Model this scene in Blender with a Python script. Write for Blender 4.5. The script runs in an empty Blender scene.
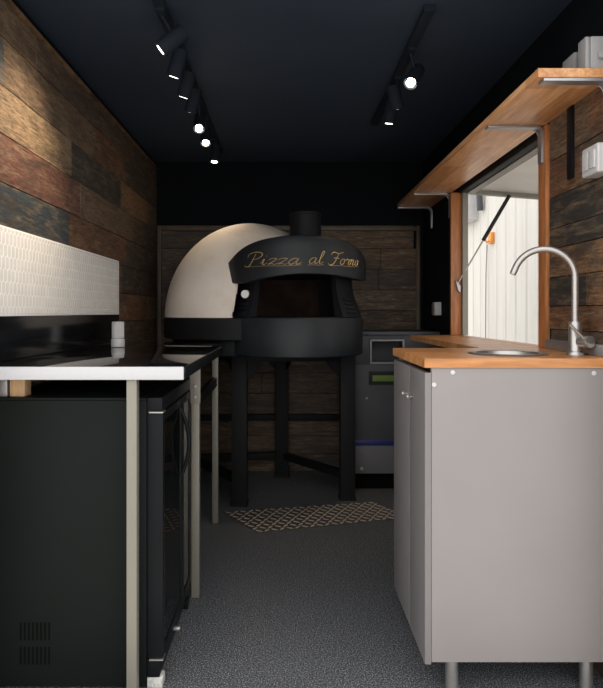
import bpy, bmesh, math, random
from mathutils import Vector, Matrix
random.seed(7)
S = bpy.context.scene
COL = S.collection
PI = math.pi

# ------------------------------------------------------------------ materials
def lin(c):
    return tuple((v / 12.92 if v <= .04045 else ((v + .055) / 1.055) ** 2.4) for v in (c[0]/255, c[1]/255, c[2]/255)) + (1,)

def pmat(name, col, rough=.5, metal=0., spec=.5, coat=0., emit=None, estr=0., ior=None):
    m = bpy.data.materials.new(name); m.use_nodes = True
    nt = m.node_tree; b = nt.nodes['Principled BSDF']
    b.inputs['Base Color'].default_value = col if len(col) == 4 else tuple(col) + (1,)
    b.inputs['Roughness'].default_value = rough
    b.inputs['Metallic'].default_value = metal
    b.inputs['Specular IOR Level'].default_value = spec
    b.inputs['Coat Weight'].default_value = coat
    if ior: b.inputs['IOR'].default_value = ior
    if emit:
        b.inputs['Emission Color'].default_value = tuple(emit) + (1,)
        b.inputs['Emission Strength'].default_value = estr
    return m

def N(m, t, **kw):
    n = m.node_tree.nodes.new(t)
    for k, v in kw.items():
        if k in n.inputs: n.inputs[k].default_value = v
        else: setattr(n, k, v)
    return n
def L(m, a, b): m.node_tree.links.new(a, b)
def ramp(m, stops, interp='LINEAR'):
    r = N(m, 'ShaderNodeValToRGB'); cr = r.color_ramp; cr.interpolation = interp
    while len(cr.elements) > 1: cr.elements.remove(cr.elements[-1])
    for i, (p, c) in enumerate(stops):
        e = cr.elements[0] if i == 0 else cr.elements.new(p)
        e.position = p; e.color = tuple(c) + (1,) if len(c) == 3 else c
    return r
def pos_map(m, scale=(1, 1, 1), rot=(0, 0, 0)):
    g = N(m, 'ShaderNodeNewGeometry'); mp = N(m, 'ShaderNodeMapping')
    mp.inputs['Scale'].default_value = scale; mp.inputs['Rotation'].default_value = rot
    L(m, g.outputs['Position'], mp.inputs['Vector']); return mp.outputs['Vector']
def mix(m, fac, a, b, mode='MIX'):
    x = N(m, 'ShaderNodeMix', data_type='RGBA', blend_type=mode)
    for s, v in ((x.inputs[0], fac), (x.inputs[6], a), (x.inputs[7], b)):
        if hasattr(v, 'links'): L(m, v, s)
        else: s.default_value = v if not isinstance(v, tuple) or len(v) == 4 else v + (1,)
    return x.outputs[2]

def noisy(name, col, rough=.5, metal=0., amt=.15, scale=8., spec=.5, bump=0., bscale=60., sc3=(1, 1, 1), coat=0.):
    """base colour gently broken up by noise, optional fine bump"""
    m = pmat(name, col, rough, metal, spec, coat); b = m.node_tree.nodes['Principled BSDF']
    v = pos_map(m, sc3)
    n = N(m, 'ShaderNodeTexNoise', Scale=scale, Detail=5.); L(m, v, n.inputs['Vector'])
    c = tuple(col[:3])
    r = ramp(m, [(.3, tuple(x*(1-amt) for x in c)), (.7, tuple(min(1, x*(1+amt)) for x in c))])
    L(m, n.outputs['Fac'], r.inputs['Fac']); L(m, r.outputs['Color'], b.inputs['Base Color'])
    rr = N(m, 'ShaderNodeMapRange'); rr.inputs['To Min'].default_value = max(.02, rough-.06); rr.inputs['To Max'].default_value = min(1, rough+.06)
    L(m, n.outputs['Fac'], rr.inputs['Value']); L(m, rr.outputs['Result'], b.inputs['Roughness'])
    if bump:
        n2 = N(m, 'ShaderNodeTexNoise', Scale=bscale, Detail=3.); L(m, v, n2.inputs['Vector'])
        bp = N(m, 'ShaderNodeBump'); bp.inputs['Strength'].default_value = bump; bp.inputs['Distance'].default_value = .003
        L(m, n2.outputs['Fac'], bp.inputs['Height']); L(m, bp.outputs['Normal'], b.inputs['Normal'])
    return m

def plank_mat(name, axis, gain=1.):
    """worn painted reclaimed boards: each board's own colour attribute, grain, paint flakes and black weathering"""
    m = pmat(name, (.2, .1, .05), .62, spec=.35); b = m.node_tree.nodes['Principled BSDF']
    at = N(m, 'ShaderNodeAttribute', attribute_name='board')
    sc = {'Y': (1, 1.6, 22), 'X': (1.6, 1, 22)}[axis]
    g1 = N(m, 'ShaderNodeTexNoise', Scale=6., Detail=8., Roughness=.7); L(m, pos_map(m, sc), g1.inputs['Vector'])
    g2 = N(m, 'ShaderNodeTexNoise', Scale=9., Detail=6., Roughness=.65); L(m, pos_map(m, (1, .9, 5.) if axis == 'Y' else (.9, 1, 5.)), g2.inputs['Vector'])
    g3 = N(m, 'ShaderNodeTexNoise', Scale=46., Detail=8., Roughness=.85); L(m, pos_map(m, (1, .45, 3.2) if axis == 'Y' else (.45, 1, 3.2)), g3.inputs['Vector'])
    r1 = ramp(m, [(.3, (.35, .33, .32)), (.7, (1.5, 1.46, 1.38))]); L(m, g1.outputs['Fac'], r1.inputs['Fac'])
    base = mix(m, 1., at.outputs['Color'], r1.outputs['Color'], 'MULTIPLY')
    f2 = ramp(m, [(.46, (0, 0, 0)), (.70, (.65, .65, .65))]); L(m, g2.outputs['Fac'], f2.inputs['Fac'])
    c2 = mix(m, f2.outputs['Color'], base, (.24, .172, .108, 1))
    f3 = ramp(m, [(.47, (0, 0, 0)), (.60, (.85, .85, .85))]); L(m, g3.outputs['Fac'], f3.inputs['Fac'])
    c3 = mix(m, f3.outputs['Color'], c2, (.022, .020, .020, 1))
    g4 = N(m, 'ShaderNodeTexNoise', Scale=2.2, Detail=6., Roughness=.75); L(m, pos_map(m, (1, .8, 3.4) if axis == 'Y' else (.8, 1, 3.4), (.1, .05, 0)), g4.inputs['Vector'])
    f4 = ramp(m, [(.50, (0, 0, 0)), (.62, (.72, .72, .72))]); L(m, g4.outputs['Fac'], f4.inputs['Fac'])
    c3 = mix(m, f4.outputs['Color'], c3, (.030, .027, .025, 1))
    c4 = mix(m, 1., c3, (gain, gain, gain, 1), 'MULTIPLY')
    L(m, c4, b.inputs['Base Color'])
    bp = N(m, 'ShaderNodeBump'); bp.inputs['Strength'].default_value = .55; bp.inputs['Distance'].default_value = .004
    L(m, g1.outputs['Fac'], bp.inputs['Height']); L(m, bp.outputs['Normal'], b.inputs['Normal'])
    return m

def butcher(name, axis='Y', tint=(1, 1, 1)):
    """oiled finger-jointed wooden board: staves of varied warm browns"""
    m = pmat(name, (.5, .25, .1), .34, spec=.45); b = m.node_tree.nodes['Principled BSDF']
    g = N(m, 'ShaderNodeNewGeometry'); sp = N(m, 'ShaderNodeSeparateXYZ'); L(m, g.outputs['Position'], sp.inputs[0])
    cb = N(m, 'ShaderNodeCombineXYZ')
    add = N(m, 'ShaderNodeMath', operation='ADD'); L(m, sp.outputs['Z'], add.inputs[1])
    L(m, sp.outputs['X' if axis == 'Y' else 'Y'], add.inputs[0])
    L(m, sp.outputs[axis], cb.inputs['X']); L(m, add.outputs[0], cb.inputs['Y'])
    br = N(m, 'ShaderNodeTexBrick', offset=.37, offset_frequency=1, squash=1., squash_frequency=2)
    br.inputs['Scale'].default_value = 1.; br.inputs['Brick Width'].default_value = .32; br.inputs['Row Height'].default_value = .042
    br.inputs['Mortar Size'].default_value = .0006; br.inputs['Color1'].default_value = (0, 0, 0, 1); br.inputs['Color2'].default_value = (1, 1, 1, 1)
    br.inputs['Mortar'].default_value = (.3, .3, .3, 1)
    L(m, cb.outputs[0], br.inputs['Vector'])
    t = tint
    r = ramp(m, [(0, (.40*t[0], .165*t[1], .058*t[2])), (.5, (.50*t[0], .215*t[1], .080*t[2])), (1, (.60*t[0], .285*t[1], .115*t[2]))])
    L(m, br.outputs['Color'], r.inputs['Fac'])
    n = N(m, 'ShaderNodeTexNoise', Scale=7., Detail=7.)
    L(m, pos_map(m, (14, 1.2, 14) if axis == 'Y' else (1.2, 14, 14)), n.inputs['Vector'])
    gr = ramp(m, [(.3, (.72, .70, .68)), (.7, (1.14, 1.14, 1.14))]); L(m, n.outputs['Fac'], gr.inputs['Fac'])
    L(m, mix(m, 1., r.outputs['Color'], gr.outputs['Color'], 'MULTIPLY'), b.inputs['Base Color'])
    return m

def floor_mat():
    m = pmat('speckled_vinyl', (.05, .05, .055), .5, spec=.4); b = m.node_tree.nodes['Principled BSDF']
    n1 = N(m, 'ShaderNodeTexNoise', Scale=240., Detail=2., Roughness=.6); L(m, pos_map(m), n1.inputs['Vector'])
    n2 = N(m, 'ShaderNodeTexVoronoi', Scale=150.); L(m, pos_map(m), n2.inputs['Vector'])
    r1 = ramp(m, [(.40, (.022, .024, .028)), (.52, (.076, .081, .090)), (.65, (.50, .52, .56))]); L(m, n1.outputs['Fac'], r1.inputs['Fac'])
    r2 = ramp(m, [(.10, (1.6, 1.6, 1.65)), (.28, (.85, .85, .85))]); L(m, n2.outputs['Distance'], r2.inputs['Fac'])
    L(m, mix(m, 1., r1.outputs['Color'], r2.outputs['Color'], 'MULTIPLY'), b.inputs['Base Color'])
    bp = N(m, 'ShaderNodeBump'); bp.inputs['Strength'].default_value = .3; bp.inputs['Distance'].default_value = .002
    L(m, n1.outputs['Fac'], bp.inputs['Height']); L(m, bp.outputs['Normal'], b.inputs['Normal'])
    return m

def plaster_mat():
    m = pmat('dome_plaster', (.6, .5, .42), .85, spec=.2); b = m.node_tree.nodes['Principled BSDF']
    n1 = N(m, 'ShaderNodeTexNoise', Scale=5., Detail=6., Roughness=.65); L(m, pos_map(m), n1.inputs['Vector'])
    r1 = ramp(m, [(.3, (.72, .62, .53)), (.5, (.82, .73, .65)), (.75, (.85, .78, .71))]); L(m, n1.outputs['Fac'], r1.inputs['Fac'])
    L(m, r1.outputs['Color'], b.inputs['Base Color'])
    n2 = N(m, 'ShaderNodeTexNoise', Scale=60., Detail=4.); L(m, pos_map(m), n2.inputs['Vector'])
    bp = N(m, 'ShaderNodeBump'); bp.inputs['Strength'].default_value = .25; bp.inputs['Distance'].default_value = .003
    L(m, n2.outputs['Fac'], bp.inputs['Height']); L(m, bp.outputs['Normal'], b.inputs['Normal'])
    return m

def siding_mat():
    m = pmat('white_siding', (.78, .77, .74), .6); b = m.node_tree.nodes['Principled BSDF']
    n = N(m, 'ShaderNodeTexNoise', Scale=3., Detail=8., Roughness=.7); L(m, pos_map(m, (1, 4, .5)), n.inputs['Vector'])
    r = ramp(m, [(.3, (.56, .535, .495)), (.5, (.62, .60, .56)), (.7, (.66, .64, .605))]); L(m, n.outputs['Fac'], r.inputs['Fac'])
    L(m, r.outputs['Color'], b.inputs['Base Color']); return m

M = {}
M['ceiling'] = noisy('ceiling_black', (.034, .049, .076), .65, amt=.12, scale=2.5, spec=.2)
M['blackwall'] = noisy('wall_black', (.0045, .0060, .0085), .75, amt=.2, scale=4, spec=.1)
M['shell'] = noisy('trailer_white_shell', (.6, .6, .6), .5, amt=.06, scale=2)
M['plankL'] = plank_mat('reclaimed_boards_side', 'Y', 1.25)
M['plankB'] = plank_mat('reclaimed_boards_back', 'X', 1.35)
M['floor'] = floor_mat()
M['asphalt'] = noisy('pale_concrete', (.56, .53, .49), .9, amt=.3, scale=30)
M['siding'] = siding_mat()
M['butcher'] = butcher('oiled_worktop_wood', 'X', (1.22, 1.28, 1.30))
M['butcherS'] = butcher('oiled_shelf_wood', 'Y', (1.40, 1.62, 1.95))
M['framewood'] = noisy('stained_frame_wood', (.46, .18, .065), .42, amt=.28, scale=12, sc3=(6, 6, .7))
M['greyboard'] = noisy('grey_laminate', (.268, .246, .246), .5, amt=.03, scale=5, spec=.4)
M['greydoor'] = noisy('grey_laminate_door', (.20, .188, .192), .5, amt=.03, scale=5, spec=.4)
M['darkgrey'] = noisy('dark_grey_metal', (.060, .063, .074), .5, amt=.08, scale=6, spec=.4)
M['midgrey'] = noisy('light_grey_metal', (.13, .13, .14), .5, amt=.06, scale=6, spec=.4)
M['steel'] = noisy('brushed_steel', (.47, .455, .44), .38, .9, amt=.06, scale=30, sc3=(1, 1, 8))
M['steeldull'] = noisy('galvanised_bracket', (.42, .42, .44), .42, .75, amt=.1, scale=20)
M['alu'] = noisy('aluminium_post', (.25, .236, .20), .48, .3, amt=.06, scale=12, sc3=(1, 1, .2))
M['gloss'] = pmat('black_gloss_top', (.010, .010, .012), .06, spec=.75, coat=.4)
M['blackgloss'] = noisy('black_gloss_splash', (.008, .009, .011), .16, amt=.15, scale=5)
M['whiteedge'] = noisy('white_edge', (.54, .54, .57), .45, amt=.01, scale=8)
M['fridge'] = noisy('fridge_black', (.0068, .0092, .0088), .55, amt=.08, scale=5, spec=.12)
M['rail'] = noisy('black_rail', (.008, .009, .011), .38, amt=.15, scale=10, spec=.12)
M['can'] = noisy('lamp_can_black', (.013, .018, .026), .75, amt=.1, scale=10, spec=.12)
M['dial'] = pmat('dial_white', (.86, .85, .84), .4)
M['void'] = pmat('slot_black', (.003, .003, .003), .9, spec=.1)
M['tile'] = noisy('tile_pale_grey', (.83, .82, .80), .22, amt=.05, scale=20)
M['grout'] = noisy('grout_white', (.90, .89, .885), .6, amt=.03, scale=20)
M['oven'] = noisy('oven_black_steel', (.013, .016, .020), .45, amt=.12, scale=6, spec=.3)
M['ovenmatte'] = noisy('oven_matte_black', (.007, .008, .010), .6, amt=.15, scale=6, spec=.25)
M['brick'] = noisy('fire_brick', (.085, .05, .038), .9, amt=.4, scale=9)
M['gold'] = pmat('gold_paint', (.52, .37, .16), .4, .5)
M['plaster'] = plaster_mat()
M['whiteplastic'] = noisy('white_plastic', (.56, .56, .57), .35, amt=.03, scale=20)
M['greyplastic'] = noisy('grey_plastic', (.34, .34, .35), .45, amt=.05, scale=20)
M['checker'] = noisy('checker_plate', (.10, .09, .08), .42, .5, amt=.25, scale=20)
M['lug'] = noisy('checker_lug', (.70, .63, .54), .35, .35, amt=.15, scale=30)
M['blue'] = pmat('blue_strip', (.008, .016, .14), .4)
M['green'] = pmat('green_strip', (.12, .22, .03), .5)
M['orange'] = pmat('orange_plastic', (.72, .27, .03), .45)
M['pine'] = noisy('pale_pine', (.58, .37, .20), .6, amt=.18, scale=10, sc3=(8, 8, 1))
M['rubber'] = pmat('rubber_black', (.012, .012, .012), .7)
def pane_mat():
    m = bpy.data.materials.new('fridge_pane'); m.use_nodes = True; nt = m.node_tree; nt.nodes.remove(nt.nodes['Principled BSDF'])
    out = nt.nodes['Material Output']; f = N(m, 'ShaderNodeFresnel'); f.inputs['IOR'].default_value = 1.28
    t = N(m, 'ShaderNodeBsdfTransparent'); t.inputs['Color'].default_value = (.90, .94, .91, 1)
    g = N(m, 'ShaderNodeBsdfGlossy'); g.inputs['Roughness'].default_value = .02
    x = N(m, 'ShaderNodeMixShader'); L(m, f.outputs[0], x.inputs[0]); L(m, t.outputs[0], x.inputs[1]); L(m, g.outputs[0], x.inputs[2]); L(m, x.outputs[0], out.inputs['Surface'])
    return m
M['glassdark'] = pane_mat()
M['flap'] = noisy('flap_white', (.86, .84, .80), .5, amt=.05, scale=6)
M['liner'] = noisy('fridge_liner', (.85, .87, .85), .5, amt=.04, scale=8)
M['foot'] = noisy('pale_foot', (.55, .55, .52), .7, amt=.35, scale=90)
M['lamp'] = pmat('lamp_glow', (1, 1, 1), .3, emit=(1, .86, .66), estr=9.)
M['lampcool'] = pmat('lamp_glow_pale', (1, 1, 1), .3, emit=(1, .94, .86), estr=3.2)

# ------------------------------------------------------------------ geometry helpers
class B:
    """collects shapes (world coordinates) into one mesh"""
    def __init__(s): s.bm = bmesh.new(); s.col = None
    def merge(s, t):
        me = bpy.data.meshes.new('tmp'); t.to_mesh(me); t.free(); s.bm.from_mesh(me); bpy.data.meshes.remove(me); return s
    def box(s, x0, x1, y0, y1, z0, z1, bev=0., seg=2, rot=None):
        t = bmesh.new(); bmesh.ops.create_cube(t, size=1)
        c = Vector(((x0+x1)/2, (y0+y1)/2, (z0+z1)/2))
        for v in t.verts: v.co = Vector((v.co.x*(x1-x0), v.co.y*(y1-y0), v.co.z*(z1-z0)))
        if bev: bmesh.ops.bevel(t, geom=list(t.edges), offset=bev, segments=seg, profile=.6, affect='EDGES')
        for v in t.verts: v.co = (rot @ v.co if rot else v.co) + c
        return s.merge(t)
    def bar(s, p0, p1, w, h, bev=0.):
        """rectangular bar between two points"""
        p0, p1 = Vector(p0), Vector(p1); d = p1-p0; l = d.length
        q = d.to_track_quat('Y', 'Z').to_matrix()
        c = (p0+p1)/2
        return s.box(c.x-w/2, c.x+w/2, c.y-l/2, c.y+l/2, c.z-h/2, c.z+h/2, bev, 2, q)
    def cyl(s, p0, p1, r0, r1=None, n=24, bev=0.):
        r1 = r0 if r1 is None else r1
        p0, p1 = Vector(p0), Vector(p1); d = p1-p0
        t = bmesh.new(); bmesh.ops.create_cone(t, cap_ends=True, segments=n, radius1=r0, radius2=r1, depth=d.length)
        if bev:
            es = [e for e in t.edges if abs(e.verts[0].co.z-e.verts[1].co.z) < 1e-6]
            bmesh.ops.bevel(t, geom=es, offset=bev, segments=2, profile=.6, affect='EDGES')
        q = d.to_track_quat('Z', 'Y').to_matrix()
        for v in t.verts: v.co = q @ v.co + (p0+p1)/2
        return s.merge(t)
    def tube(s, pts, r, n=10, cap=True):
        pts = [Vector(p) for p in pts]; rs = r if isinstance(r, (list, tuple)) else [r]*len(pts)
        rings = []; up = None
        for i, p in enumerate(pts):
            d = (pts[min(i+1, len(pts)-1)] - pts[max(i-1, 0)])
            if d.length < 1e-9: d = Vector((0, 0, 1))
            d.normalize()
            if up is None: up = d.orthogonal().normalized()
            up = (up - d*up.dot(d))
            up = up.normalized() if up.length > 1e-6 else d.orthogonal().normalized()
            sd = d.cross(up)
            rings.append([s.bm.verts.new(p + (up*math.cos(2*PI*k/n) + sd*math.sin(2*PI*k/n))*rs[i]) for k in range(n)])
        for a, b in zip(rings, rings[1:]):
            for k in range(n): s.bm.faces.new((a[k], a[(k+1) % n], b[(k+1) % n], b[k]))
        if cap: s.bm.faces.new(rings[0][::-1]); s.bm.faces.new(rings[-1])
        return s
    def lathe(s, prof, c, n=48, a0=0., a1=2*PI):
        """prof: list of (radius, z); revolve round the vertical through c; angle 0 looks at the camera (-Y), positive to +X"""
        full = abs(a1-a0-2*PI) < 1e-6; m = n if full else n+1; rings = []
        for k in range(m):
            a = a0 + (a1-a0)*k/n
            rings.append([s.bm.verts.new((c[0]+r*math.sin(a), c[1]-r*math.cos(a), z)) for r, z in prof])
        for k in range(n):
            A, Bq = rings[k], rings[(k+1) % m]
            for i in range(len(prof)-1):
                try: s.bm.faces.new((A[i], Bq[i], Bq[i+1], A[i+1]))
                except ValueError: pass
        return s
    def prism(s, poly, axis, a, b, bev=0.):
        """poly: 2D points; axis 'x','y','z' is the extrusion direction"""
        t = bmesh.new()
        f = {'x': lambda u, v, w: (w, u, v), 'y': lambda u, v, w: (u, w, v), 'z': lambda u, v, w: (u, v, w)}[axis]
        lo = [t.verts.new(f(u, v, a)) for u, v in poly]; hi = [t.verts.new(f(u, v, b)) for u, v in poly]
        t.faces.new(lo[::-1]); t.faces.new(hi); n = len(poly)
        for i in range(n): t.faces.new((lo[i], lo[(i+1) % n], hi[(i+1) % n], hi[i]))
        if bev: bmesh.ops.bevel(t, geom=list(t.edges), offset=bev, segments=2, profile=.6, affect='EDGES')
        return s.merge(t)
    def quads(s, vs, fs):
        v = [s.bm.verts.new(p) for p in vs]
        for f in fs: s.bm.faces.new([v[i] for i in f])
        return s

ORG = {}
def mesh_obj(name, b, mat, parent=None, org=None, smooth=True, weld=False):
    bm = b.bm
    if weld: bmesh.ops.remove_doubles(bm, verts=bm.verts, dist=1e-5)
    bmesh.ops.recalc_face_normals(bm, faces=bm.faces)
    if parent is not None: o0 = ORG[parent.name]
    elif org is not None: o0 = Vector(org)
    else: o0 = Vector((0, 0, 0))
    for v in bm.verts: v.co -= o0
    me = bpy.data.meshes.new(name); bm.to_mesh(me); bm.free()
    for mm in (mat if isinstance(mat, list) else [mat]): me.materials.append(mm)
    if smooth:
        for p in me.polygons: p.use_smooth = True
        try: me.set_sharp_from_angle(angle=math.radians(38))
        except Exception: pass
    o = bpy.data.objects.new(name, me); COL.objects.link(o)
    if parent is not None: o.parent = parent
    else: o.location = o0
    ORG[o.name] = o0
    return o
def part(name, b, mat, parent, label=None, **k):
    o = mesh_obj(name, b, mat, parent, **k)
    if label: o['label'] = label
    return o
def tag(o, label, cat, group=None, kind=None):
    o['label'] = label; o['category'] = cat
    if group: o['group'] = group
    if kind: o['kind'] = kind
    return o
def thing(name, label, cat, loc, group=None):
    o = bpy.data.objects.new(name, None); o.empty_display_size = .05; COL.objects.link(o); o.location = loc
    ORG[o.name] = Vector(loc); return tag(o, label, cat, group)
def single(name, label, cat, b, mat, org, group=None, **k):
    return tag(mesh_obj(name, b, mat, None, org, **k), label, cat, group)
def struct(name, b, mat, parent=None, **k):
    o = mesh_obj(name, b, mat, parent, **k)
    if parent is None: o['kind'] = 'structure'
    return o

# ------------------------------------------------------------------ the trailer shell
XL, XR, YB, ZC, Y0 = -.87, .94, 4.08, 2.10, 1.50       # inside faces; Y0 = open rear end
struct('floor', B().box(XL-.06, XR+.06, Y0, YB+.06, -.06, 0), M['floor'])
struct('ceiling', B().box(XL-.06, XR+.06, Y0, YB+.06, ZC, ZC+.06), M['ceiling'])
wl = struct('wall_left', B().box(XL-.06, XL-.012, Y0, YB+.06, 0, ZC), M['blackwall'])
wb = struct('wall_back', B().box(XL-.012, XR+.06, YB, YB+.06, 0, ZC), M['blackwall'])
OY0, OY1, OZ0, OZ1 = 2.20, 3.36, .91, 1.775               # serving opening
b = B()
b.box(XR, XR+.06, Y0, OY0-.07, 0, ZC); b.box(XR, XR+.06, OY1+.01, YB, 0, ZC)
b.box(XR, XR+.06, OY0-.07, OY1+.01, 0, OZ0); b.box(XR, XR+.06, OY0-.07, OY1+.01, OZ1, ZC)
wr = struct('wall_right', b, M['blackwall'])
struct('ground', B().box(-14, 14, -14, 16, -.5, -.44), M['asphalt'])

def boards(name, parent, axis, u0, u1, rows, fixed, palette, mat, face, depth, gap=.0012, seed=1, lens=(.35, .9)):
    """rows of boards laid on a wall; 'board' attribute carries each one's paint colour"""
    rnd = random.Random(seed); b = B(); lay = []
    for ri in range(len(rows)-1):
        z0, z1 = rows[ri], rows[ri+1]
        if ri in fixed: cells = fixed[ri]
        else:
            cells = []; u = u0 - rnd.uniform(0, .4)
            while u < u1:
                n = u + rnd.uniform(*lens); cells.append((max(u, u0), min(n, u1), rnd.choice(palette))); u = n
        for a, c, col in cells:
            if c-a < .02: continue
            t = B()
            dz = rnd.uniform(-.0012, .0012)
            if axis == 'Y': t.box(min(face, face+depth+dz), max(face, face+depth+dz), a+gap, c-gap, z0+gap, z1-gap, .0015, 1)
            else: t.box(a+gap, c-gap, min(face, face+depth+dz), max(face, face+depth+dz), z0+gap, z1-gap, .0015, 1)
            n0 = len(b.bm.faces); b.merge(t.bm); b.bm.faces.ensure_lookup_table()
            j = rnd.uniform(.85, 1.15)
            lay += [tuple(x*j for x in col)]*(len(b.bm.faces)-n0)
    o = mesh_obj(name, b, mat, parent, smooth=False)
    at = o.data.attributes.new('board', 'FLOAT_COLOR', 'FACE')
    for i, c in enumerate(lay): at.data[i].color = c + (1,)
    return o
TAN, BRN, DBR, ORG_, RED, BLU, BLK, GRY, RUST = (.205, .145, .092), (.125, .084, .054), (.072, .049, .036), (.21, .118, .062), (.125, .056, .043), (.036, .050, .064), (.034, .032, .030), (.10, .088, .07), (.14, .066, .036)
rowsL = [0, .15, .30, .45, .60, .75, .90, 1.03, 1.18, 1.33, 1.48, 1.63, 1.78, 1.93, 2.06]
YE = YB-.002
fixL = {9: [(Y0, 2.43, BLU), (2.43, 3.3, RUST), (3.3, YE, DBR)],
        10: [(Y0, 1.62, TAN), (1.62, 2.55, RED), (2.55, 3.45, BRN), (3.45, YE, DBR)],
        11: [(Y0, 2.45, TAN), (2.45, 3.18, BLK), (3.18, 3.8, ORG_), (3.8, YE, BRN)],
        12: [(Y0, 1.86, BLU), (1.86, 2.75, BRN), (2.75, 3.3, RUST), (3.3, YE, DBR)],
        13: [(Y0, 2.1, BRN), (2.1, 3.0, DBR), (3.0, YE, DBR)],
        8: [(Y0, 2.43, BLU), (2.43, 3.2, RUST), (3.2, 3.62, BLK), (3.62, YE, DBR)]}
boards('board_cladding', wl, 'Y', Y0, YE, rowsL, fixL, [BRN, DBR, RUST, TAN, BLK], M['plankL'], XL-.012, .012, seed=3)
rowsB = [0, .12, .24, .39, .53, .67, .81, .95, 1.09, 1.23, 1.37, 1.51, 1.63]
boards('board_cladding', wb, 'X', XL+.03, XR-.05, rowsB, {}, [DBR, (.095, .058, .036), (.085, .062, .045), (.07, .052, .040), (.11, .07, .042)], M['plankB'], YB, -.012, seed=5, lens=(.6, 1.3))
rowsR = [0, .2, .4, .6, .8, .955, 1.02, 1.10, 1.20, 1.30, 1.37, 1.48, 1.61, 1.762]
fr = {6: [(Y0, OY0-.075, RUST)], 7: [(Y0, 1.86, ORG_), (1.86, OY0-.075, BLK)], 8: [(Y0, OY0-.075, ORG_)], 9: [(Y0, 2.0, BLK), (2.0, OY0-.075, DBR)],
      10: [(Y0, OY0-.075, BLK)], 11: [(Y0, 1.9, BRN), (1.9, OY0-.075, RUST)], 12: [(Y0, 1.85, RUST), (1.85, OY0-.075, BRN)]}
boards('board_cladding', wr, 'Y', Y0, OY0-.075, rowsR, fr, [BRN, DBR, RUST, BLK], M['plankL'], XR, -.004, seed=9)
# trims: moulding under the ceiling on the left, frame round the back panel, dark batten
b = B(); b.box(XL, XL+.014, Y0, YB-.002, 2.043, 2.056, .002)
struct('trim_1', b, noisy('moulding_wood', (.15, .09, .05), .5, amt=.8, scale=9, sc3=(1, 2, 1)))
b = B(); b.box(XL+.005, XL+.03, YB-.02, YB, 0, 1.665, .003); b.box(XL+.03, XR-.05, YB-.02, YB, 1.632, 1.665, .003); b.box(XR-.05, XR-.025, YB-.02, YB, 0, 1.665, .003)
struct('trim_2', b, noisy('panel_frame_wood', (.095, .068, .045), .5, amt=.3, scale=12))
struct('trim_3', B().box(XL+.03, .38, YB-.035, YB-.013, .345, .388, .004), M['ovenmatte'])

# ------------------------------------------------------------------ serving window and what lies outside
b = B(); b.box(XR-.012, XR+.062, OY0-.065, OY0, .951, 1.748, .003); b.box(XR-.012, XR+.062, OY1-.006, OY1+.018, .951, 1.748, .003)
w1 = struct('window_1', b, M['framewood'])
struct('header', B().box(XR+.03, XR+.066, OY0, OY1-.007, 1.742, 1.773, .004), M['rubber'], w1)
struct('jamb_liner', B().box(XR+.045, XR+.075, OY1-.035, OY1-.007, .952, 1.741), M['alu'], w1)
struct('sill', B().box(XR-.0005, XR+.066, OY0+.001, OY1-.008, .912, .9505, .002), M['butcher'], w1)

sh = thing('serving_hatch', 'white serving hatch flap propped open outside the window on a gas strut', 'hatch', (1.02, 2.78, 1.74))
def flap_z(x): return 1.762 - .075*(x-1.0)
b = B(); b.prism([(1.012, flap_z(1.012)), (1.70, flap_z(1.70)), (1.70, flap_z(1.70)+.02), (1.012, flap_z(1.012)+.02)], 'y', 2.16, 3.36)
part('flap_panel', b, M['flap'], sh)
b = B()
for ya, yb in ((2.16, 2.20), (3.32, 3.36)):
    b.prism([(1.012, flap_z(1.012)-.022), (1.70, flap_z(1.70)-.022), (1.70, flap_z(1.70)-.001), (1.012, flap_z(1.012)-.001)], 'y', ya, yb)
for xa, xb in ((1.012, 1.05), (1.665, 1.70)):
    b.prism([(xa, flap_z(xa)-.022), (xb, flap_z(xb)-.022), (xb, flap_z(xb)-.001), (xa, flap_z(xa)-.001)], 'y', 2.20, 3.32)
part('flap_frame', b, M['alu'], sh)
p0, p1 = Vector((.955, 3.335, 1.228)), Vector((1.235, 3.300, 1.722)); d = p1-p0
st = part('gas_strut', B().cyl(p0, p0+d*.55, .0045, n=12), M['steel'], sh, label='thin bright strut rod')
part('strut_cylinder', B().cyl(p0+d*.5, p1, .0105, n=16, bev=.002), M['rubber'], st, label='black strut cylinder')
part('strut_bracket', B().prism([(.948, 1.255), (.975, 1.225), (.975, 1.185), (.960, 1.20)], 'y', 3.328, 3.352, .002), M['steeldull'], st)

b = B(); b.box(1.93, 2.03, 2.2, 9.5, -.44, 3.2)
y = 2.3
while y < 9.3:
    b.prism([(y, 1.93), (y+.02, 1.915), (y+.16, 1.915), (y+.18, 1.93)], 'z', -.4, 3.2) if False else b.quads(
        [(1.931, y, -.4), (1.922, y+.02, -.4), (1.922, y+.19, -.4), (1.931, y+.21, -.4), (1.931, y, 3.19), (1.922, y+.02, 3.19), (1.922, y+.19, 3.19), (1.931, y+.21, 3.19)],
        [(0, 1, 5, 4), (1, 2, 6, 5), (2, 3, 7, 6)])
    y += .225
struct('wall_outside', b, M['siding'], smooth=False)
mb = thing('meter_box', 'pale grey meter box fixed high on the white ribbed wall outside the window', 'box', (1.85, 6.15, 2.0))
part('box_body', B().box(1.80, 1.926, 5.95, 6.45, 2.00, 2.42, .01), M['whiteplastic'], mb)
part('box_lid', B().box(1.785, 1.80, 5.97, 6.43, 2.02, 2.40, .006), M['whiteplastic'], mb)
single('downpipe', 'dark downpipe on the white wall outside beside the meter box', 'pipe', B().tube([(1.87, 5.78, 3.15), (1.87, 5.78, 2.3), (1.885, 5.80, 2.06)], .03, 14), M['darkgrey'], (1.87, 5.78, 2.06))
hk = thing('cable_hook', 'orange plastic hook on the white wall outside with a cable hanging from it', 'hook', (1.90, 5.56, 1.72))
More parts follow.
